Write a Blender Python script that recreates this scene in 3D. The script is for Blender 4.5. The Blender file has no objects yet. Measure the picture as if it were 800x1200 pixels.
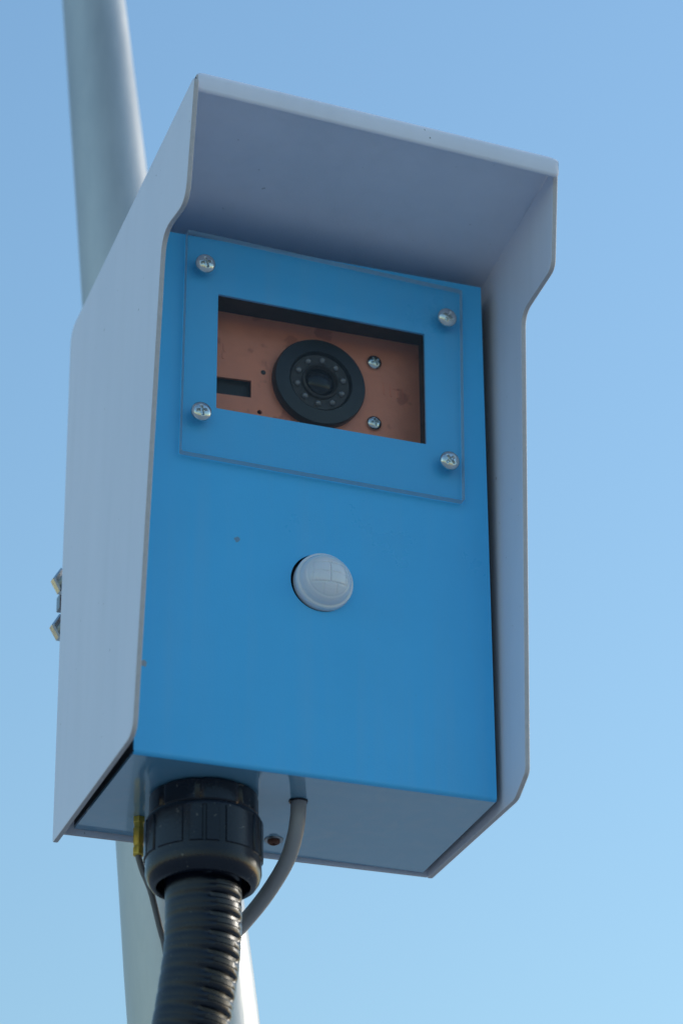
import bpy, bmesh, math, random
from mathutils import Vector, Matrix
random.seed(7)
scene = bpy.context.scene
COL = scene.collection
R_ = math.radians

# ------------------------------------------------------------------ camera
cam_d = bpy.data.cameras.new('camera'); cam = bpy.data.objects.new('camera', cam_d); COL.objects.link(cam)
scene.camera = cam
cam_d.sensor_fit = 'VERTICAL'; cam_d.sensor_height = 36.0; cam_d.sensor_width = 24.0
cam_d.lens = 4309.74 * 36 / 1200
cam_d.clip_start = .05; cam_d.clip_end = 5000
RM = [[0.9393147275542871, -0.3429083413021737, -0.010085239957845757],
      [0.14795916679190385, 0.4314715214865893, -0.8899103388029006],
      [0.3095091720157271, 0.8344136837393306, 0.4560239871176728]]
CP = Vector((-0.50033705, -1.65741525, -0.74858881))
rt, dn, fw = Vector(RM[0]), Vector(RM[1]), Vector(RM[2])
m = Matrix((rt, -dn, -fw)).transposed().to_4x4(); m.translation = CP
cam.matrix_world = m
cam_d.dof.use_dof = True
cam_d.dof.focus_distance = (Vector((.1, 0, .16)) - CP).dot(fw)
cam_d.dof.aperture_fstop = 6.3
cam_d.dof.aperture_blades = 7

# ------------------------------------------------------------------ light
SUN_AZ, SUN_EL = 8.0, 20.0            # azimuth from +x towards +y
w = bpy.data.worlds.new('World'); scene.world = w; w.use_nodes = True
nt = w.node_tree; bg = nt.nodes['Background']
sky = nt.nodes.new('ShaderNodeTexSky'); sky.sky_type = 'NISHITA'; sky.sun_disc = False
sky.sun_elevation = R_(SUN_EL); sky.sun_rotation = R_(90 - SUN_AZ)
sky.altitude = 0; sky.air_density = 1.95; sky.dust_density = 1.0; sky.ozone_density = 6.0
nt.links.new(sky.outputs[0], bg.inputs[0]); bg.inputs[1].default_value = .10
sun_d = bpy.data.lights.new('sun', 'SUN'); sun = bpy.data.objects.new('sun', sun_d); COL.objects.link(sun)
sun_d.energy = 0.6; sun_d.angle = R_(10); sun_d.color = (1, .93, .84)
sd = Vector((math.cos(R_(SUN_EL)) * math.cos(R_(SUN_AZ)), math.cos(R_(SUN_EL)) * math.sin(R_(SUN_AZ)), math.sin(R_(SUN_EL))))
sun.rotation_euler = sd.to_track_quat('Z', 'Y').to_euler(); sun.location = (5, 1, 4)
vs = scene.view_settings
vs.view_transform = 'Standard'; vs.look = 'None'; vs.exposure = 1.1; vs.gamma = 1.0; vs.use_curve_mapping = False

# ------------------------------------------------------------------ materials
def mat(name, col, rough=.5, metal=0., bump=0., bscale=400., var=0., vscale=20., coat=0., coat_rough=.1, spec=.5,
        stretch=(1, 1, 1), spots=None, dirt=None, streak=0.):
    M = bpy.data.materials.new(name); M.use_nodes = True; t = M.node_tree; N = t.nodes; L = t.links
    b = N['Principled BSDF']
    b.inputs['Base Color'].default_value = (*col, 1); b.inputs['Roughness'].default_value = rough
    b.inputs['Metallic'].default_value = metal; b.inputs['Specular IOR Level'].default_value = spec
    b.inputs['Coat Weight'].default_value = coat; b.inputs['Coat Roughness'].default_value = coat_rough
    tc = N.new('ShaderNodeTexCoord')
    mp = N.new('ShaderNodeMapping'); mp.inputs['Scale'].default_value = stretch
    L.new(tc.outputs['Object'], mp.inputs[0])
    cur = None
    if var:
        no = N.new('ShaderNodeTexNoise'); no.inputs['Scale'].default_value = vscale; no.inputs['Detail'].default_value = 6
        no.inputs['Roughness'].default_value = .65
        L.new(mp.outputs[0], no.inputs[0])
        mx = N.new('ShaderNodeMix'); mx.data_type = 'RGBA'
        mx.inputs[6].default_value = (*[c * (1 - var) for c in col], 1)
        mx.inputs[7].default_value = (*[min(1, c * (1 + var)) for c in col], 1)
        L.new(no.outputs[0], mx.inputs[0]); cur = mx.outputs[2]
        rr = N.new('ShaderNodeMapRange'); rr.inputs[1].default_value = .3; rr.inputs[2].default_value = .7
        rr.inputs[3].default_value = max(0, rough * .85); rr.inputs[4].default_value = min(1, rough * 1.2)
        L.new(no.outputs[0], rr.inputs[0]); L.new(rr.outputs[0], b.inputs['Roughness'])
    if dirt:      # sparse small grime flecks
        dcol, dscale, dth = dirt
        n2 = N.new('ShaderNodeTexNoise'); n2.inputs['Scale'].default_value = dscale; n2.inputs['Detail'].default_value = 3
        L.new(tc.outputs['Object'], n2.inputs[0])
        mr = N.new('ShaderNodeMapRange'); mr.inputs[1].default_value = dth; mr.inputs[2].default_value = dth + .05
        L.new(n2.outputs[0], mr.inputs[0])
        mx = N.new('ShaderNodeMix'); mx.data_type = 'RGBA'; mx.inputs[7].default_value = (*dcol, 1)
        if cur: L.new(cur, mx.inputs[6])
        else: mx.inputs[6].default_value = (*col, 1)
        L.new(mr.outputs[0], mx.inputs[0]); cur = mx.outputs[2]
    if streak:    # faint dried rain runs and dust film
        mp2 = N.new('ShaderNodeMapping'); mp2.inputs['Scale'].default_value = (90, 90, 3.5)
        L.new(tc.outputs['Object'], mp2.inputs[0])
        n5 = N.new('ShaderNodeTexNoise'); n5.inputs['Scale'].default_value = 1; n5.inputs['Detail'].default_value = 5; n5.inputs['Distortion'].default_value = .4
        L.new(mp2.outputs[0], n5.inputs[0])
        n6 = N.new('ShaderNodeTexNoise'); n6.inputs['Scale'].default_value = 9; n6.inputs['Detail'].default_value = 3
        L.new(tc.outputs['Object'], n6.inputs[0])
        a1 = N.new('ShaderNodeMapRange'); a1.inputs[1].default_value = .45; a1.inputs[2].default_value = .75; L.new(n5.outputs[0], a1.inputs[0])
        a2 = N.new('ShaderNodeMapRange'); a2.inputs[1].default_value = .38; a2.inputs[2].default_value = .65; a2.inputs[3].default_value = .15; a2.inputs[4].default_value = streak; L.new(n6.outputs[0], a2.inputs[0])
        a2.inputs[3].default_value = streak * .25
        mu_ = N.new('ShaderNodeMath'); mu_.operation = 'MULTIPLY'; L.new(a1.outputs[0], mu_.inputs[0]); L.new(a2.outputs[0], mu_.inputs[1])
        mx = N.new('ShaderNodeMix'); mx.data_type = 'RGBA'; mx.inputs[7].default_value = (.46, .47, .46, 1)
        if cur: L.new(cur, mx.inputs[6])
        else: mx.inputs[6].default_value = (*col, 1)
        L.new(mu_.outputs[0], mx.inputs[0]); cur = mx.outputs[2]
    for (sx, sy, sz, sr, sc) in (spots or []):
        vm = N.new('ShaderNodeVectorMath'); vm.operation = 'DISTANCE'; vm.inputs[1].default_value = (sx, sy, sz)
        L.new(tc.outputs['Object'], vm.inputs[0])
        n3 = N.new('ShaderNodeTexNoise'); n3.inputs['Scale'].default_value = 700
        L.new(tc.outputs['Object'], n3.inputs[0])
        ad = N.new('ShaderNodeMath'); ad.operation = 'MULTIPLY_ADD'; ad.inputs[1].default_value = -sr * 1.2
        L.new(n3.outputs[0], ad.inputs[0]); L.new(vm.outputs['Value'], ad.inputs[2])
        mr = N.new('ShaderNodeMapRange'); mr.inputs[1].default_value = sr * .5; mr.inputs[2].default_value = sr * .2
        L.new(ad.outputs[0], mr.inputs[0])
        mx = N.new('ShaderNodeMix'); mx.data_type = 'RGBA'; mx.inputs[7].default_value = (*sc, 1)
        if cur: L.new(cur, mx.inputs[6])
        else: mx.inputs[6].default_value = (*col, 1)
        L.new(mr.outputs[0], mx.inputs[0]); cur = mx.outputs[2]
    if cur: L.new(cur, b.inputs['Base Color'])
    if bump:
        n4 = N.new('ShaderNodeTexNoise'); n4.inputs['Scale'].default_value = bscale; n4.inputs['Detail'].default_value = 4
        L.new(mp.outputs[0], n4.inputs[0])
        bp = N.new('ShaderNodeBump'); bp.inputs['Strength'].default_value = bump; bp.inputs['Distance'].default_value = .001
        L.new(n4.outputs[0], bp.inputs['Height']); L.new(bp.outputs[0], b.inputs['Normal'])
    return M

M_shield = mat('light_grey_powder_coat', (.87, .85, .92), .42, streak=.10, bump=.12, bscale=900, var=.09, vscale=14, stretch=(1, 1, .25),
               dirt=((.30, .28, .27), 260, .74))
M_edge = mat('bare_panel_edge', (.56, .50, .48), .5, var=.2, vscale=300, bump=.1, bscale=500)
M_blue = mat('blue_powder_coat', (.066, .50, .89), .30, streak=.08, bump=.10, bscale=1100, var=.09, vscale=11, coat=.25, coat_rough=.2,
             dirt=((.06, .14, .24), 300, .76),
             spots=[(.0552, 0, .1311, .0016, (.16, .30, .42)), (.0042, 0, .051, .0020, (.33, .36, .38))])
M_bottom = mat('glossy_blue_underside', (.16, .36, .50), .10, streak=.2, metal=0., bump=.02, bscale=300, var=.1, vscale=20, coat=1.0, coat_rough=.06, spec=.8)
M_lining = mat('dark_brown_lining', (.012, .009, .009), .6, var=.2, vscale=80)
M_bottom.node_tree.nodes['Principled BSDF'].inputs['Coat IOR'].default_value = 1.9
M_dark = mat('dark_inside_and_gap_shade', (.012, .012, .014), .6)
M_copper = mat('copper_brown_board', (.88, .27, .15), .42, metal=.25, var=.22, vscale=45, bump=.25, bscale=220, dirt=((.62, .18, .10), 75, .60))
M_slot = mat('black_slot', (.006, .006, .008), .5)
M_steel = mat('zinc_steel', (.64, .67, .66), .14, metal=1., var=.15, vscale=300, bump=.1, bscale=900)
M_steel_dark = mat('dull_steel', (.35, .36, .37), .35, metal=1., var=.2, vscale=200)
M_recess = mat('recess_dark_steel', (.05, .05, .055), .5, metal=.8)
M_galv = mat('galvanised_steel', (.52, .51, .49), .38, metal=.65, var=.34, vscale=22, bump=.15, bscale=120, stretch=(1, 1, .3))
M_black = mat('black_plastic', (.007, .009, .017), .22, spec=.38, var=.2, vscale=150, bump=.12, bscale=700, dirt=((.11, .10, .09), 330, .68))
M_rubber = mat('black_conduit', (.006, .009, .017), .31, spec=.42, var=.25, vscale=120, bump=.1, bscale=600, dirt=((.07, .07, .07), 300, .70))
M_cable = mat('grey_cable_jacket', (.32, .30, .30), .45, var=.12, vscale=100, bump=.08, bscale=500)
M_cable2 = mat('thin_grey_cable_jacket', (.16, .15, .15), .45, var=.12, vscale=100)
M_brass = mat('weathered_brass', (.72, .50, .09), .4, metal=.5, var=.35, vscale=260, bump=.3, bscale=500)
M_rust = mat('rusty_screw', (.14, .05, .03), .6, metal=.3, var=.5, vscale=500, bump=.3, bscale=900)
M_lens = mat('black_lens_housing', (.008, .008, .009), .32, var=.1, vscale=200)
M_ring = mat('dark_brown_lens_ring', (.030, .022, .018), .45, var=.3, vscale=300)
M_glass = mat('lens_glass', (.004, .004, .006), .10, spec=.35)
M_led = mat('clear_led', (.13, .12, .12), .12, spec=.8, coat=1, coat_rough=.05)
M_dome = mat('milky_dome_plastic', (.80, .80, .82), .12, bump=.05, bscale=300, spec=.5, coat=.6, coat_rough=.08)
M_dome.node_tree.nodes['Principled BSDF'].inputs['Subsurface Weight'].default_value = .1
M_dome.node_tree.nodes['Principled BSDF'].inputs['Subsurface Scale'].default_value = .003
M_ground = mat('pale_gravel_ground', (.37, .385, .39), .9, var=.2, vscale=.7, bump=.6, bscale=40)

# clear acrylic sheet: thin, slightly hazy, Fresnel reflection
M_clear = bpy.data.materials.new('clear_acrylic'); M_clear.use_nodes = True
t = M_clear.node_tree; t.nodes.clear()
o_ = t.nodes.new('ShaderNodeOutputMaterial'); tr = t.nodes.new('ShaderNodeBsdfTransparent'); tr.inputs[0].default_value = (.98, .985, .985, 1)
gl = t.nodes.new('ShaderNodeBsdfGlossy'); gl.inputs['Roughness'].default_value = .05
df = t.nodes.new('ShaderNodeBsdfDiffuse'); df.inputs[0].default_value = (.5, .55, .58, 1)
fr = t.nodes.new('ShaderNodeFresnel'); fr.inputs[0].default_value = 1.28
m1 = t.nodes.new('ShaderNodeMixShader'); m2 = t.nodes.new('ShaderNodeMixShader'); m1.inputs[0].default_value = .012
t.links.new(tr.outputs[0], m1.inputs[1]); t.links.new(df.outputs[0], m1.inputs[2])
ge = t.nodes.new('ShaderNodeNewGeometry'); sb = t.nodes.new('ShaderNodeMath'); sb.operation = 'SUBTRACT'; sb.inputs[0].default_value = 1.0
mu = t.nodes.new('ShaderNodeMath'); mu.operation = 'MULTIPLY'     # the outer faces reflect, the inner ones only let light through
t.links.new(ge.outputs['Backfacing'], sb.inputs[1]); t.links.new(sb.outputs[0], mu.inputs[0]); t.links.new(fr.outputs[0], mu.inputs[1])
t.links.new(mu.outputs[0], m2.inputs[0]); t.links.new(m1.outputs[0], m2.inputs[1]); t.links.new(gl.outputs[0], m2.inputs[2])
t.links.new(m2.outputs[0], o_.inputs[0])
# its sawn rim
M_rim = bpy.data.materials.new('acrylic_rim'); M_rim.use_nodes = True
t = M_rim.node_tree; t.nodes.clear()
o_ = t.nodes.new('ShaderNodeOutputMaterial'); tr = t.nodes.new('ShaderNodeBsdfTransparent'); tr.inputs[0].default_value = (.75, .88, .9, 1)
pb = t.nodes.new('ShaderNodeBsdfPrincipled'); pb.inputs['Base Color'].default_value = (.50, .56, .60, 1); pb.inputs['Roughness'].default_value = .3
m1 = t.nodes.new('ShaderNodeMixShader'); m1.inputs[0].default_value = .7
t.links.new(tr.outputs[0], m1.inputs[1]); t.links.new(pb.outputs[0], m1.inputs[2]); t.links.new(m1.outputs[0], o_.inputs[0])

# ------------------------------------------------------------------ helpers
def link(name, me, parent=None, loc=(0, 0, 0)):
    o = bpy.data.objects.new(name, me); COL.objects.link(o); o.location = loc
    if parent: o.parent = parent
    return o
def build(name, bm, mats, parent=None, smooth=None, bevel=0, loc=(0, 0, 0), seg=2, merge=True):
    if merge: bmesh.ops.remove_doubles(bm, verts=bm.verts, dist=1e-6)
    bmesh.ops.recalc_face_normals(bm, faces=bm.faces)
    if smooth is not None:
        for f in bm.faces: f.smooth = True
        for e in bm.edges:
            if len(e.link_faces) == 2 and e.calc_face_angle(0) > R_(smooth): e.smooth = False
    me = bpy.data.meshes.new(name); bm.to_mesh(me); bm.free()
    for mm in (mats if isinstance(mats, (list, tuple)) else [mats]): me.materials.append(mm)
    o = link(name, me, parent, loc)
    if bevel:
        md = o.modifiers.new('bevel', 'BEVEL'); md.width = bevel; md.segments = seg; md.limit_method = 'ANGLE'; md.angle_limit = R_(40)
        md.harden_normals = False
        for p in me.polygons: p.use_smooth = True
        for e in me.edges: pass
        md2 = o.modifiers.new('wn', 'WEIGHTED_NORMAL'); md2.keep_sharp = False; md2.weight = 50
    return o
def empty(name, loc, label, cat, group=None):
    o = bpy.data.objects.new(name, None); COL.objects.link(o); o.location = loc
    o.empty_display_size = .02; tag(o, label, cat, group); return o
def tag(o, label, cat, group=None):
    o['label'] = label; o['category'] = cat
    if group: o['group'] = group
def fillet(poly, radii, n=6):
    out = []; N = len(poly)
    for i, p in enumerate(poly):
        r = radii[i] if isinstance(radii, (list, tuple)) else radii
        p = Vector(p); a = Vector(poly[i - 1]) - p; b = Vector(poly[(i + 1) % N]) - p
        if r <= 0: out.append(p.copy()); continue
        la, lb = a.length, b.length; a.normalize(); b.normalize()
        ang = a.angle(b); d = min(r / math.tan(ang / 2), la * .48, lb * .48)
        A = p + a * d; B = p + b * d
        for k in range(n + 1):
            s = k / n; out.append(A * (1 - s) ** 2 + p * 2 * s * (1 - s) + B * s * s)
    return out
def slab(loop, off, bm=None, rim=1):
    """closed loop of 3D points extruded by vector off; rim faces get material index rim"""
    bm = bm or bmesh.new(); off = Vector(off)
    A = [bm.verts.new(p) for p in loop]; B = [bm.verts.new(Vector(p) + off) for p in loop]
    bm.faces.new(A); bm.faces.new(list(reversed(B)))
    for i in range(len(A)):
        j = (i + 1) % len(A); f = bm.faces.new((A[i], B[i], B[j], A[j])); f.material_index = rim
    return bm
def box(bm, lo, hi):
    vs_ = [bm.verts.new((x, y, z)) for x in (lo[0], hi[0]) for y in (lo[1], hi[1]) for z in (lo[2], hi[2])]
    for f in ((0, 1, 3, 2), (4, 6, 7, 5), (0, 4, 5, 1), (2, 3, 7, 6), (0, 2, 6, 4), (1, 5, 7, 3)): bm.faces.new([vs_[i] for i in f])
    return bm
def lathe(profile, n=48, rmod=None, bm=None, frame=None, closed_ends=True):
    """profile [(r,h)], about local z (or frame matrix); rmod(r,h,angle)->r"""
    bm = bm or bmesh.new(); fr = frame or Matrix.Identity(4); rings = []
    for r, h in profile:
        if r < 1e-7: rings.append([bm.verts.new(fr @ Vector((0, 0, h)))]); continue
        ring = []
        for k in range(n):
            a = 2 * math.pi * k / n; rr = rmod(r, h, a) if rmod else r
            ring.append(bm.verts.new(fr @ Vector((rr * math.cos(a), rr * math.sin(a), h))))
        rings.append(ring)
    for A, B in zip(rings, rings[1:]):
        for k in range(n):
            j = (k + 1) % n
            if len(A) == 1 and len(B) == 1: break
            if len(A) == 1: bm.faces.new((A[0], B[k], B[j]))
            elif len(B) == 1: bm.faces.new((A[k], A[j], B[0]))
            else: bm.faces.new((A[k], A[j], B[j], B[k]))
    return bm
FWD = Matrix(((1, 0, 0, 0), (0, 0, -1, 0), (0, 1, 0, 0), (0, 0, 0, 1)))   # local z -> world -y, local y -> world z
def spline(pts, step=.004):
    P = [Vector(p) for p in pts]; P = [P[0] * 2 - P[1]] + P + [P[-1] * 2 - P[-2]]; out = []
    for i in range(1, len(P) - 2):
        n = max(2, int((P[i + 1] - P[i]).length / step))
        for k in range(n):
            s = k / n; a, b, c, d = P[i - 1:i + 3]
            out.append(.5 * ((2 * b) + (c - a) * s + (2 * a - 5 * b + 4 * c - d) * s * s + (3 * b - a - 3 * c + d) * s ** 3))
    out.append(P[-2]); return out
def tube(path, rad, n=20, bm=None, up=(0, 1, 0)):
    bm = bm or bmesh.new(); rings = []; up = Vector(up); s = 0
    for i, p in enumerate(path):
        tdir = (path[min(i + 1, len(path) - 1)] - path[max(i - 1, 0)]).normalized()
        if i: s += (path[i] - path[i - 1]).length
        u = (up - tdir * up.dot(tdir)).normalized(); v = tdir.cross(u); r = rad(s) if callable(rad) else rad
        rings.append([bm.verts.new(p + u * math.cos(2 * math.pi * k / n) * r + v * math.sin(2 * math.pi * k / n) * r) for k in range(n)])
    for A, B in zip(rings, rings[1:]):
        for k in range(n): bm.faces.new((A[k], A[(k + 1) % n], B[(k + 1) % n], B[k]))
    bm.faces.new(rings[0][::-1]); bm.faces.new(rings[-1]); return bm

# ------------------------------------------------------------------ ground
bm = bmesh.new()
q = 1500
v = [bm.verts.new(p) for p in ((-q, -q, 0), (q, -q, 0), (q, q, 0), (-q, q, 0))]; bm.faces.new(v)
g = build('ground', bm, M_ground, loc=(0, 0, -2.35)); g['kind'] = 'structure'

# ------------------------------------------------------------------ pole
def axis(z):     # pole centre line
    s = (z + .08) / .67
    return Vector((.0938 - .0720 * s, .186, z))
bm = bmesh.new(); prof = [(-2.36, .047), (-1.2, .044), (-.5, .0410), (-.08, .0370), (.03, .0340), (.2, .0300), (.4, .0242), (.6, .0194), (.9, .0188), (1.2, .0185)]
zs = [p[0] for p in prof]; rings = []
def prad(z):
    for (a, ra), (b, rb) in zip(prof, prof[1:]):
        if a <= z <= b: return ra + (rb - ra) * (z - a) / (b - a)
    return prof[-1][1]
for i in range(61):
    z = -2.36 + i * (1.2 + 2.36) / 60; c = axis(z); r = prad(z)
    rings.append([bm.verts.new((c.x + r * math.cos(2 * math.pi * k / 64), c.y + r * math.sin(2 * math.pi * k / 64), z)) for k in range(64)])
for A, B in zip(rings, rings[1:]):
    for k in range(64): bm.faces.new((A[k], A[(k + 1) % 64], B[(k + 1) % 64], B[k]))
bm.faces.new(rings[-1]); bm.faces.new(rings[0][::-1])
pole_t = empty('metal_pole', axis(-2.35), 'tapered galvanised steel pole leaning behind the camera box', 'pole')
def kid(o, parent):
    o.parent = parent; o.matrix_parent_inverse = Matrix.Translation(-parent.location); return o
kid(build('shaft', bm, M_galv, smooth=40), pole_t)
bm = lathe([(0, .012), (.016, .012), (.0185, .006), (.0193, 0), (0, 0)], 40); c = axis(1.2)
kid(build('end_cap', bm, M_black, smooth=40, loc=(c.x, c.y, 1.2)), pole_t)
bm = lathe([(.046, .014), (.10, .014), (.102, .012), (.102, 0), (.046, 0)], 48); c = axis(-2.35)
kid(build('base_flange', bm, M_galv, smooth=40, loc=(c.x, c.y, -2.35)), pole_t)

# ------------------------------------------------------------------ the camera box
W, H, D = .200, .3144, .108
T = .0029
root = empty('camera_box', (.1, .055, 0), 'blue camera box with light grey hood, small window and round motion sensor, on the pole', 'camera box')
def part(name, bm, mats, parent=None, **k):
    o = build(name, bm, mats, **k); return kid(o, root) if parent is None else o
def sub(name, bm, mats, parent, **k):
    o = build(name, bm, mats, **k); o.parent = parent; o.matrix_parent_inverse = Matrix.Identity(4)
    return o

# left weather panel : plane x = f(y,z)
def lx(y, z): return -.0072 + .0231 * (z - .16) - .0053 * (y - .06)
yz = [(-.0311, -.0039), (-.0480, .2825), (-.0879, .2783), (-.0966, .3530), (.1275, .3170), (.110, -.0090)]
loop = fillet([Vector((0, y, z)) for y, z in yz], [.010, .014, .012, .004, .012, .002])
loop = [Vector((lx(p.y, p.z), p.y, p.z)) for p in loop]
part('side_panel', slab(loop, (T, 0, 0)), [M_shield, M_edge], bevel=.0006)
# right weather panel
def rx(y, z): return .2065 + .0135 * z
yz = [(-.0303, .0051), (-.0147, -.0046), (.112, -.0020), (.112, .3125), (-.0886, .3440), (-.0816, .2826), (-.0390, .2775)]
loop = fillet([Vector((0, y, z)) for y, z in yz], [.006, .012, .003, .006, .003, .008, .010])
loop = [Vector((rx(p.y, p.z), p.y, p.z)) for p in loop]
part('side_panel', slab(loop, (-T, 0, 0)), [M_shield, M_edge], bevel=.0006)
# roof : one folded sheet with a rolled front lip (section in y,z, swept in x)
def roof_section(x):
    f = (x - .0) / .207; dz = -.0113 * f
    zt = .3602 + dz; sl = -.166
    y0 = -.0945
    out = []
    # outer skin : back to front, round bend, down the lip
    yb = .126
    out.append((yb, zt + sl * (yb - y0) - .003))
    for k in range(9):
        a = R_(8 + (90 - 8) * k / 8); r = .0055
        out.append((y0 + r - r * math.sin(a), zt - r + r * math.cos(a) - .001))
    out.append((y0, zt - .0130)); 
    # hem curl, then inner skin
    for k in range(1, 5):
        a = R_(45 * k); r = T / 2 + .0003
        out.append((y0 + r - r * math.cos(a), zt - .0130 - r * math.sin(a)))
    for k in range(7):
        a = R_(90 - (90 - 8) * k / 6); r = .0028
        out.append((y0 + .0055 - r * math.sin(a) , zt - .0060 + r * math.cos(a) - .0006))
    out.append((yb, zt + sl * (yb - y0) - .003 - T))
    return out
bm = bmesh.new(); xs = [.0008, .0015, .0028, .0045] + [.0045 + (.2015 - .0045) * i / 12 for i in range(1, 13)] + [.2048, .2066, .2080, .2088]
secs = []
for i, x in enumerate(xs):
    s_ = roof_section(x); t_ = {0: .0024, 1: .0012, 2: .0004, len(xs) - 1: .0024, len(xs) - 2: .0012, len(xs) - 3: .0004}.get(i, 0)
    secs.append([bm.verts.new((x, y + (t_ * .2 if 8 <= k <= 14 else 0), z - t_ * (max(0, (9 - abs(k - 1)) / 9) if 0 < k < 9 else 0) + (t_ * .5 if 9 < k < 15 else 0))) for k, (y, z) in enumerate(s_)])
for A, B in zip(secs, secs[1:]):
    for k in range(len(A)): bm.faces.new((A[k], A[(k + 1) % len(A)], B[(k + 1) % len(A)], B[k]))
for S in (secs[0], secs[-1]):
    nn = len(S)
    f = bm.faces.new(S); f.material_index = 1
bmesh.ops.triangulate(bm, faces=[f for f in bm.faces if len(f.verts) > 4])
part('roof_panel', bm, [M_shield, M_edge], smooth=50)
# back panel
loop = [Vector((-.0078, .1085, -.0034)), Vector((.2038, .1100, -.0012)), Vector((.2075, .1105, .3030)), Vector((-.0012, .1105, .3140))]
part('back_panel', slab(loop, (0, .0018, 0)), [M_shield, M_edge], bevel=.0004)

# front panel with window and sensor holes
def ring(cx, cz, r, n=48): return [Vector((cx + r * math.cos(2 * math.pi * k / n), 0, cz + r * math.sin(2 * math.pi * k / n))) for k in range(n)]
def holed(outer, holes, y, t, rim=0):
    bm = bmesh.new(); edges = []
    for lp in [outer] + holes:
        vv = [bm.verts.new((p.x, y, p.z)) for p in lp]
        edges += [bm.edges.new((vv[i], vv[(i + 1) % len(vv)])) for i in range(len(vv))]
    r = bmesh.ops.triangle_fill(bm, edges=edges, use_beauty=True)
    fs = [f for f in bm.faces]
    ex = bmesh.ops.extrude_face_region(bm, geom=fs)
    vv = [e for e in ex['geom'] if isinstance(e, bmesh.types.BMVert)]
    bmesh.ops.translate(bm, verts=vv, vec=(0, t, 0))
    if rim:
        bmesh.ops.recalc_face_normals(bm, faces=bm.faces)
        for f in bm.faces:
            if abs(f.normal.y) < .5: f.material_index = rim
    return bm
RB = .0022
outer = [Vector(p) for p in ((0, 0, RB), (W, 0, RB), (W, 0, H), (0, 0, H))]
win = fillet([Vector((.0430, 0, .2085)), Vector((.1647, 0, .2075)), Vector((.1650, 0, .2775)), Vector((.0438, 0, .2800))], .0008, 3)
SX, SZ, SR = .1028, .1127, .0163
front = part('front_panel', holed(outer, [win, ring(SX - .0008, SZ - .0002, .0168)], 0, .0016), M_blue, smooth=30)
bm = bmesh.new(); prev = None     # rounded lower bend
for k in range(9):
    a = R_(90 * k / 8); p = [bm.verts.new((x, RB - RB * math.cos(a), RB - RB * math.sin(a))) for x in (0, W)]
    if prev: bm.faces.new((prev[0], prev[1], p[1], p[0]))
    prev = p
part('lower_bend', bm, M_blue, smooth=60, merge=False)
bm = bmesh.new()
prev = None
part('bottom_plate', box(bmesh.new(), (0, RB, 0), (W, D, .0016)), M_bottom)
for x0, x1 in ((0, .0016), (W - .0016, W)):
    part('side_wall', box(bmesh.new(), (x0, .0018, RB), (x1, D, H - .0017)), M_dark)  # near-black colour here paints in the shade of the gaps beside the panels
part('top_plate', box(bmesh.new(), (0, .0017, H - .0016), (W, D, H)), M_blue)
part('rear_wall', box(bmesh.new(), (.0018, D - .0016, .0018), (W - .0018, D - .0002, H - .0018)), M_dark)
# dark lining frame round the window on the inside
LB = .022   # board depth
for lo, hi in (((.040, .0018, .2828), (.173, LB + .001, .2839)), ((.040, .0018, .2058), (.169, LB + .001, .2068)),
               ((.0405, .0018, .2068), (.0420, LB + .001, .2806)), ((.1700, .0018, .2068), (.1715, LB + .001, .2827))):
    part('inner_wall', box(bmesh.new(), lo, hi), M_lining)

# pan-head screw with a cross recess (mesh shared)
def screw_bm(r, hgt=.42, cross=True, n=60, m_=16):
    bm = bmesh.new(); hh = r * hgt; rings = [];
    def height(x, y):
        q_ = math.hypot(x, y) / r; z = hh * math.sqrt(max(0, 1 - (q_ * .97) ** 2.6))
        if cross:
            for a_, b_ in ((x, y), (y, x)):
                if abs(a_) < r * .13 and abs(b_) < r * .58: z -= hh * .62 * min(1, (r * .58 - abs(b_)) / (r * .2)) * min(1, (r * .13 - abs(a_)) / (r * .03) + .2); break
        return max(z, .0)
    c = bm.verts.new((0, 0, height(0, 0)))
    for i in range(1, m_ + 1):
        rr = r * i / m_
        rings.append([bm.verts.new((rr * math.cos(2 * math.pi * k / n), rr * math.sin(2 * math.pi * k / n), height(rr * math.cos(2 * math.pi * k / n), rr * math.sin(2 * math.pi * k / n)))) for k in range(n)])
    for k in range(n): bm.faces.new((c, rings[0][k], rings[0][(k + 1) % n]))
    for A, B in zip(rings, rings[1:]):
        for k in range(n): bm.faces.new((A[k], B[k], B[(k + 1) % n], A[(k + 1) % n]))
    low = [bm.verts.new((v_.co.x, v_.co.y, -r * .12)) for v_ in rings[-1]]
    for k in range(n): bm.faces.new((rings[-1][k], low[k], low[(k + 1) % n], rings[-1][(k + 1) % n]))
    for v_ in bm.verts: v_.co.z += r * .12
    return bm
def place(o, loc, normal, spin=0, tilt=(0, 0)):
    q_ = Vector(normal).to_track_quat('Z', 'Y'); o.matrix_world  # orientation via basis
    o.rotation_euler = (q_.to_matrix() @ Matrix.Rotation(spin, 3, 'Z')).to_euler(); o.location = loc
# clear window plate
PY = -.0048
wp_o = [Vector(p) for p in ((.0222, 0, .1764), (.1846, 0, .1735), (.1866, 0, .3075), (.0246, 0, .3150))]
bm = slab([Vector((p.x, PY, p.z)) for p in fillet(wp_o, .0012, 3)], (0, .0042, 0))
wplate = part('window_plate', bm, [M_clear, M_rim])
scr_me = None
for (x, z, sp) in ((.0344, .2943, .3), (.1765, .2871, 1.1), (.1758, .1962, .75), (.0327, .2015, .15)):
    if scr_me is None:
        o = build('screw', screw_bm(.0056), M_steel, smooth=40); scr_me = o.data
    else: o = link('screw', scr_me)
    place(o, (x, PY - .0003, z), (random.uniform(-.06, .06), -1, random.uniform(-.06, .06)), sp)
    o.parent = wplate; o.matrix_parent_inverse = Matrix.Identity(4)

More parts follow.
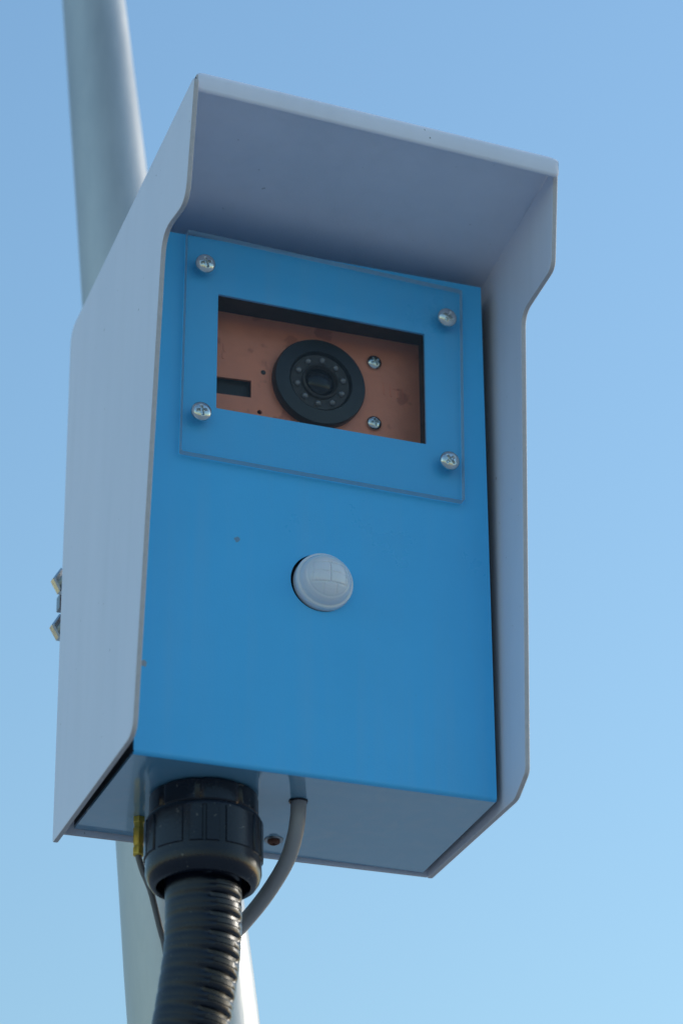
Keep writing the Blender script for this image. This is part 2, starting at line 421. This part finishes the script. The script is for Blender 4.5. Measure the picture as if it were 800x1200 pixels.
# camera board behind the window
brd_o = [Vector(p) for p in ((.034, 0, .2016), (.1804, 0, .2016), (.1804, 0, .2858), (.034, 0, .2858))]
hit = lambda px: px
slot = [Vector(p) for p in ((.0425, 0, .2302), (.0704, 0, .2313), (.0704, 0, .2420), (.0425, 0, .2408))]
board = part('camera_board', holed(brd_o, [slot, ring(.0753, .2231, .0014, 16)], LB, .0016), M_copper)
sub('slot_backing', box(bmesh.new(), (.036, LB + .004, .210), (.10, LB + .005, .25)), M_slot, board)
def at_board(px): return px
def put(name, bm, m_, loc, parent, normal=(0, -1, 0), spin=0, smooth=35):
    o = build(name, bm, m_, smooth=smooth); place(o, loc, normal, spin)
    o.parent = parent; o.matrix_parent_inverse = Matrix.Identity(4); return o
LCX, LCZ = .1091, .2457
put('lens_housing', lathe([(.0, .0), (.0268, .0), (.0268, .0045), (.0262, .0055), (.0185, .0062), (.0180, .0050), (.0175, .0035), (0, .0035)], 72), M_lens, (LCX, LB, LCZ), board)
put('led_ring', lathe([(.0, .0036), (.0174, .0036), (.0170, .0044), (.0108, .0044), (.0105, .0060), (.0095, .0066), (.0090, .0060), (.0085, .0038), (0, .0038)], 64), M_ring, (LCX, LB, LCZ), board)
put('lens', lathe([(.0085, .0039), (.0078, .0050), (.0055, .0064), (.0028, .0070), (0, .0072)], 48), M_glass, (LCX, LB, LCZ), board)
led_me = None
for k in range(10):
    a = 2 * math.pi * (k + .35) / 10
    p = (LCX + .0138 * math.cos(a), LB - .0043, LCZ + .0138 * math.sin(a))
    if led_me is None:
        o = build('led', lathe([(.0021, 0), (.0021, .0006), (.0017, .0015), (.0009, .0021), (0, .0023)], 16), M_led, smooth=60); led_me = o.data
    else: o = link('led', led_me)
    place(o, p, (0, -1, 0)); o.parent = board; o.matrix_parent_inverse = Matrix.Identity(4)
b_me = None
for (x, z, sp) in ((.1428, .2663, .6), (.1422, .2275, .2)):
    if b_me is None:
        o = build('board_screw', screw_bm(.0044, .5), M_steel, smooth=40); b_me = o.data
    else: o = link('board_screw', b_me)
    place(o, (x, LB - .0002, z), (0, -1, 0), sp); o.parent = board; o.matrix_parent_inverse = Matrix.Identity(4)
# faint raised ridges and worn dents stamped in the board
for (x, z, ww, hh) in ((.1485, .2475, .0010, .0075), (.1525, .2468, .0010, .0080), (.1565, .2462, .0010, .0070), (.1600, .2460, .0010, .0075), (.1542, .2515, .006, .0008)):
    sub('stamped_ridge', box(bmesh.new(), (x, LB - .00035, z), (x + ww, LB + .0002, z + hh)), M_copper, board)
for (x, z) in ((.0505, .2560), (.0540, .2575), (.0535, .2530)):
    sub('stamped_ridge', box(bmesh.new(), (x, LB - .0003, z), (x + .0012, LB + .0002, z + .005)), M_copper, board)
put('dimple', lathe([(0, -.0002), (.0016, -.0002), (.0013, .0003), (0, .0004)], 16), M_ring, (.0775, LB, .2485), board)

# motion sensor dome with Fresnel segments
bm = bmesh.new(); n, m_ = 120, 44; rings = []; hgt = .0112
def dome_h(x, y):
    q_ = math.hypot(x, y) / SR; z = .0016 + (hgt - .0016) * (1 - (q_ / .90) ** 2.3) ** .62 if q_ < .90 else .0016 * max(0, 1 - max(0, (q_ - .95) / .05) ** 2) ** .5
    g = 0; X, Y = x / SR, y / SR
    def gr(d, w_=.022): return max(0, 1 - abs(d) / w_)
    if q_ < .70:
        if -.60 < X < .60: g = max(g, gr(Y - .42), gr(Y + .30) if abs(X) < .62 else 0)
        if -.30 < Y < .42: g = max(g, gr(X - .58), gr(X + .58), gr(X), gr(Y - .06) * .6)
        if Y < -.30: g = max(g, gr(X - .22), gr(X + .22) * .8)
    g = max(g, gr(q_ - .72, .02) * (1 if Y < .1 else .5))
    g += .05 * math.sin(q_ * 70) if q_ < .95 else 0
    return z - .0006 * g
c = bm.verts.new((0, 0, dome_h(0, 0)))
for i in range(1, m_ + 1):
    rr = SR * (i / m_) ** .9
    rings.append([bm.verts.new((rr * math.cos(2 * math.pi * k / n), rr * math.sin(2 * math.pi * k / n), dome_h(rr * math.cos(2 * math.pi * k / n), rr * math.sin(2 * math.pi * k / n)))) for k in range(n)])
for k in range(n): bm.faces.new((c, rings[0][k], rings[0][(k + 1) % n]))
for A, B in zip(rings, rings[1:]):
    for k in range(n): bm.faces.new((A[k], B[k], B[(k + 1) % n], A[(k + 1) % n]))
low = [bm.verts.new((v_.co.x, v_.co.y, -.004)) for v_ in rings[-1]]
for k in range(n): bm.faces.new((rings[-1][k], low[k], low[(k + 1) % n], rings[-1][(k + 1) % n]))
dome = build('sensor_dome', bm, M_dome, smooth=80)
place(dome, (SX + .0006, -.0022, SZ), (0, -1, 0)); kid(dome, root)
bm = box(bmesh.new(), (SX - .022, .006, SZ - .022), (SX + .022, .008, SZ + .022))
part('sensor_backing', bm, M_dark)
# rusty screw in the bottom plate
o = build('bottom_screw', screw_bm(.0034, .6), M_rust, smooth=40); place(o, (.1062, .0885, -.0006), (0, 0, -1), .4); kid(o, root)
o = build('screw_washer', lathe([(.0, .0), (.0052, .0), (.0050, .0007), (0, .0007)], 32), M_steel_dark, smooth=40); place(o, (.1062, .0885, -.0001), (0, 0, -1)); kid(o, root)

# ------------------------------------------------------------------ clamp between box and pole
cl = empty('pole_clamp', (.065, .13, .14), 'zinc plated U-bolt clamp holding the camera box to the pole', 'clamp')
pc = axis(.141)
kid(build('clamp_plate', box(bmesh.new(), (-.0070, .1255, .1375), (.1400, .1310, .1465)), M_steel_dark, bevel=.0005), cl)
bm = slab([Vector(p) for p in ((-.002, .1180, .122), (.136, .1180, .122), (.136, .1180, .160), (-.002, .1180, .160))], (0, .004, 0), rim=0)
kid(build('saddle_plate', bm, M_steel_dark, bevel=.0006), cl)
nut_me = None
def nut_bm(r=.0082, h=.0066, hole=.0042):
    return lathe([(hole, 0), (r * .86, 0), (r, .0009), (r, h - .0009), (r * .86, h), (hole, h), (hole, 0)], 36,
                 rmod=lambda rr, hh, a: rr if rr <= hole + 1e-5 else rr * math.cos(math.pi / 6) / max(math.cos(math.pi / 6), math.cos(((a + math.pi / 6) % (math.pi / 3)) - math.pi / 6)) if rr < r * .9 else
                 r * math.cos(math.pi / 6) / math.cos(((a + math.pi / 6) % (math.pi / 3)) - math.pi / 6))
for zi, zz in enumerate((.1560, .1275)):
    for xi, xx in enumerate((-.0024, .134)):
        if nut_me is None:
            o = build('nut', nut_bm(), M_steel, smooth=25); nut_me = o.data
        else: o = link('nut', nut_me)
        place(o, (xx, .1320, zz), (0, -1, 0), [.5, .2, 1.57, .7][zi * 2 + xi]); kid(o, cl)
        o = build('bolt', tube([Vector((xx, .116, zz)), Vector((xx, .1335, zz))], .0042, 20, up=(0, 0, 1)), M_steel_dark, smooth=50); kid(o, cl)
    r_ = prad(zz) + .004; cx = axis(zz).x
    pts = [(.0280, .118, zz), (.0285, .15, zz)]
    pts += [(cx - .0385 * math.cos(R_(a)), .186 + .0385 * math.sin(R_(a)), zz) for a in (0, 22, 45, 70, 90, 110, 135, 158, 180)]
    pts += [(.1045, .15, zz), (.1050, .118, zz)]
    kid(build('u_bolt', tube(spline(pts, .004), .0035, 16, up=(0, 0, 1)), M_steel, smooth=50), cl)
bm = slab([Vector(p) for p in ((.01, .1222, .118), (.124, .1222, .118), (.104, .1555, .118), (.030, .1555, .118))], (0, 0, .046), rim=0)
kid(build('saddle_block', bm, M_steel_dark, bevel=.001), cl)

# ------------------------------------------------------------------ gland + corrugated conduit
GX, GY = .0520, .0440
con = empty('corrugated_conduit', (GX, GY, 0), 'thick black corrugated conduit with screwed collar entering the box underside', 'conduit')
# top nut (lobed flange)
def lobed(r, h, a):
    if r < .015: return r
    k = abs(((a * 8 / (2 * math.pi)) % 1) - .5) * 2
    return r * (1 - .035 * max(0, 1 - k / .22))
o = build('collar_nut', lathe([(.020, -.0003), (.0272, -.0003), (.0286, -.0015), (.0288, -.0120), (.0282, -.0130), (.0262, -.0134), (.020, -.0134)], 192, rmod=lobed), M_black, smooth=30, loc=(GX, GY, 0)); kid(o, con)
# collar body: wide ring with alternating raised grip panels and narrow slits
def grip(r, h, a):
    if r < .0268: return r
    k = ((a + .30) / (2 * math.pi) * 10) % 1          # ten panels
    d = min(k, 1 - k)                       # distance to slit
    out = r
    zin = -.0165 > h > -.0365
    if zin:
        out = r + .0009 * (1 if .10 < k < .90 else 0) 
        if .44 < k < .56 and int(((a + .30) / (2 * math.pi) * 10)) % 2: out -= .0013
    return out
prof_ = [(.024, -.0132), (.0290, -.0133), (.0300, -.0140), (.0304, -.0152), (.0304, -.0163), (.0304, -.0168), (.0304, -.0250), (.0304, -.0362), (.0304, -.0367), (.0303, -.0400),
         (.0304, -.0440), (.0294, -.0475), (.0275, -.0505), (.0262, -.0512), (.0246, -.0512), (.0240, -.0500), (.0236, -.0470), (.0232, -.0420), (.0205, -.0415)]
o = build('collar_body', lathe(prof_, 480, rmod=grip), M_black, smooth=38, loc=(GX, GY, 0)); kid(o, con)
path = spline([(GX, GY, -.022), (GX, GY, -.05), (.0523, .046, -.085), (.0478, .050, -.125), (.0435, .056, -.17), (.045, .075, -.28), (.065, .105, -.50), (.10, .118, -.8), (.16, .126, -1.3), (.235, .128, -1.9), (.268, .13, -2.36)], .05)
# resample evenly and sweep the corrugation profile
PITCH = .0100
dense = spline([p for p in path], .002)
cum = [0]
for a, b in zip(dense, dense[1:]): cum.append(cum[-1] + (b - a).length)
def at(s):
    import bisect
    i = min(max(bisect.bisect_right(cum, s) - 1, 0), len(dense) - 2); f = (s - cum[i]) / max(1e-9, cum[i + 1] - cum[i]); return dense[i].lerp(dense[i + 1], f)
crest, valley = .0200, .0176
cyc = [(0, crest - .0004), (.04, crest), (.27, crest), (.30, crest - .0003), (.33, crest), (.54, crest), (.60, crest - .0004), (.70, valley), (.88, valley), (.97, crest - .0005)]
bm = bmesh.new(); rings = []; NS = 72; s0 = 0; up = Vector((0, 1, 0)); sidx = 0
while s0 + PITCH < cum[-1]:
    near = s0 < .35
    for (f, r) in (cyc if near else [cyc[1], cyc[5], cyc[7], cyc[8]]):
        s = s0 + f * PITCH; p = at(s); tdir = (at(s + .003) - at(max(0, s - .003))).normalized()
        u = (up - tdir * up.dot(tdir)).normalized(); v_ = tdir.cross(u)
        ring_ = []
        for k in range(NS):      # the ribs are deep on one side and almost flush round the rest
            dr = u * math.cos(2 * math.pi * k / NS) + v_ * math.sin(2 * math.pi * k / NS)
            da = (math.degrees(math.atan2(dr.y, dr.x)) + 66 + 180) % 360 - 180
            fdep = .10 + .90 * max(0., min(1., (40 - abs(da)) / 16)) ** .8
            ring_.append(bm.verts.new(p + dr * (crest - (crest - r) * fdep)))
        rings.append(ring_)
    s0 += PITCH
for A, B in zip(rings, rings[1:]):
    for k in range(NS): bm.faces.new((A[k], A[(k + 1) % NS], B[(k + 1) % NS], B[k]))
bm.faces.new(rings[0][::-1]); bm.faces.new(rings[-1])
kid(build('ribbed_tube', bm, M_rubber, smooth=42, merge=False), con)

# ------------------------------------------------------------------ cables
c1 = empty('grey_cable', (.1005, .0340, 0), 'grey cable curving from box underside down to the right side of the conduit', 'cable')
o = build('jacket', tube(spline([(.1012, .0335, .001), (.1008, .0335, -.004), (.1000, .0345, -.0155), (.0988, .046, -.0290), (.0925, .061, -.0435), (.0840, .0745, -.0560), (.071, .082, -.072), (.062, .084, -.10), (.057, .084, -.18), (.064, .105, -.30), (.075, .15, -.40), (.09, .186, -.46)]), .0042, 24), M_cable, smooth=60); kid(o, c1)
bm = lathe([(.0043, 0), (.0052, 0), (.0050, .0006), (.0043, .0008)], 32)
o = build('grommet', bm, M_black, smooth=50); place(o, (.1008, .0335, -.0001), (0, 0, -1)); kid(o, c1)
c2 = empty('thin_cable', (.0283, .082, 0), 'thin grey cable hanging from a brass gland behind the black collar', 'cable')
bm = lathe([(.0, .0), (.0034, .0), (.0034, .0028), (.0026, .0034), (.0026, .0060), (.0034, .0066), (.0034, .0150), (.0027, .0156), (.0027, .0170), (.0034, .0176), (.0034, .0212), (.0024, .0218), (0, .0218)], 36,
           rmod=lambda r, h, a: r * (math.cos(math.pi / 6) / math.cos(((a + math.pi / 6) % (math.pi / 3)) - math.pi / 6)) if r > .003 else r)
o = build('brass_gland', bm, M_brass, smooth=30); place(o, (.0283, .082, -.0001), (0, 0, -1), .3); kid(o, c2)
o = build('jacket', tube(spline([(.0283, .082, -.020), (.0284, .082, -.023), (.0310, .082, -.031), (.0350, .082, -.0400), (.0413, .085, -.0586), (.046, .087, -.075), (.050, .086, -.12), (.052, .09, -.20), (.07, .13, -.32), (.085, .186, -.40)]), .0017, 16), M_cable2, smooth=60); kid(o, c2)
bpy.context.view_layer.update()
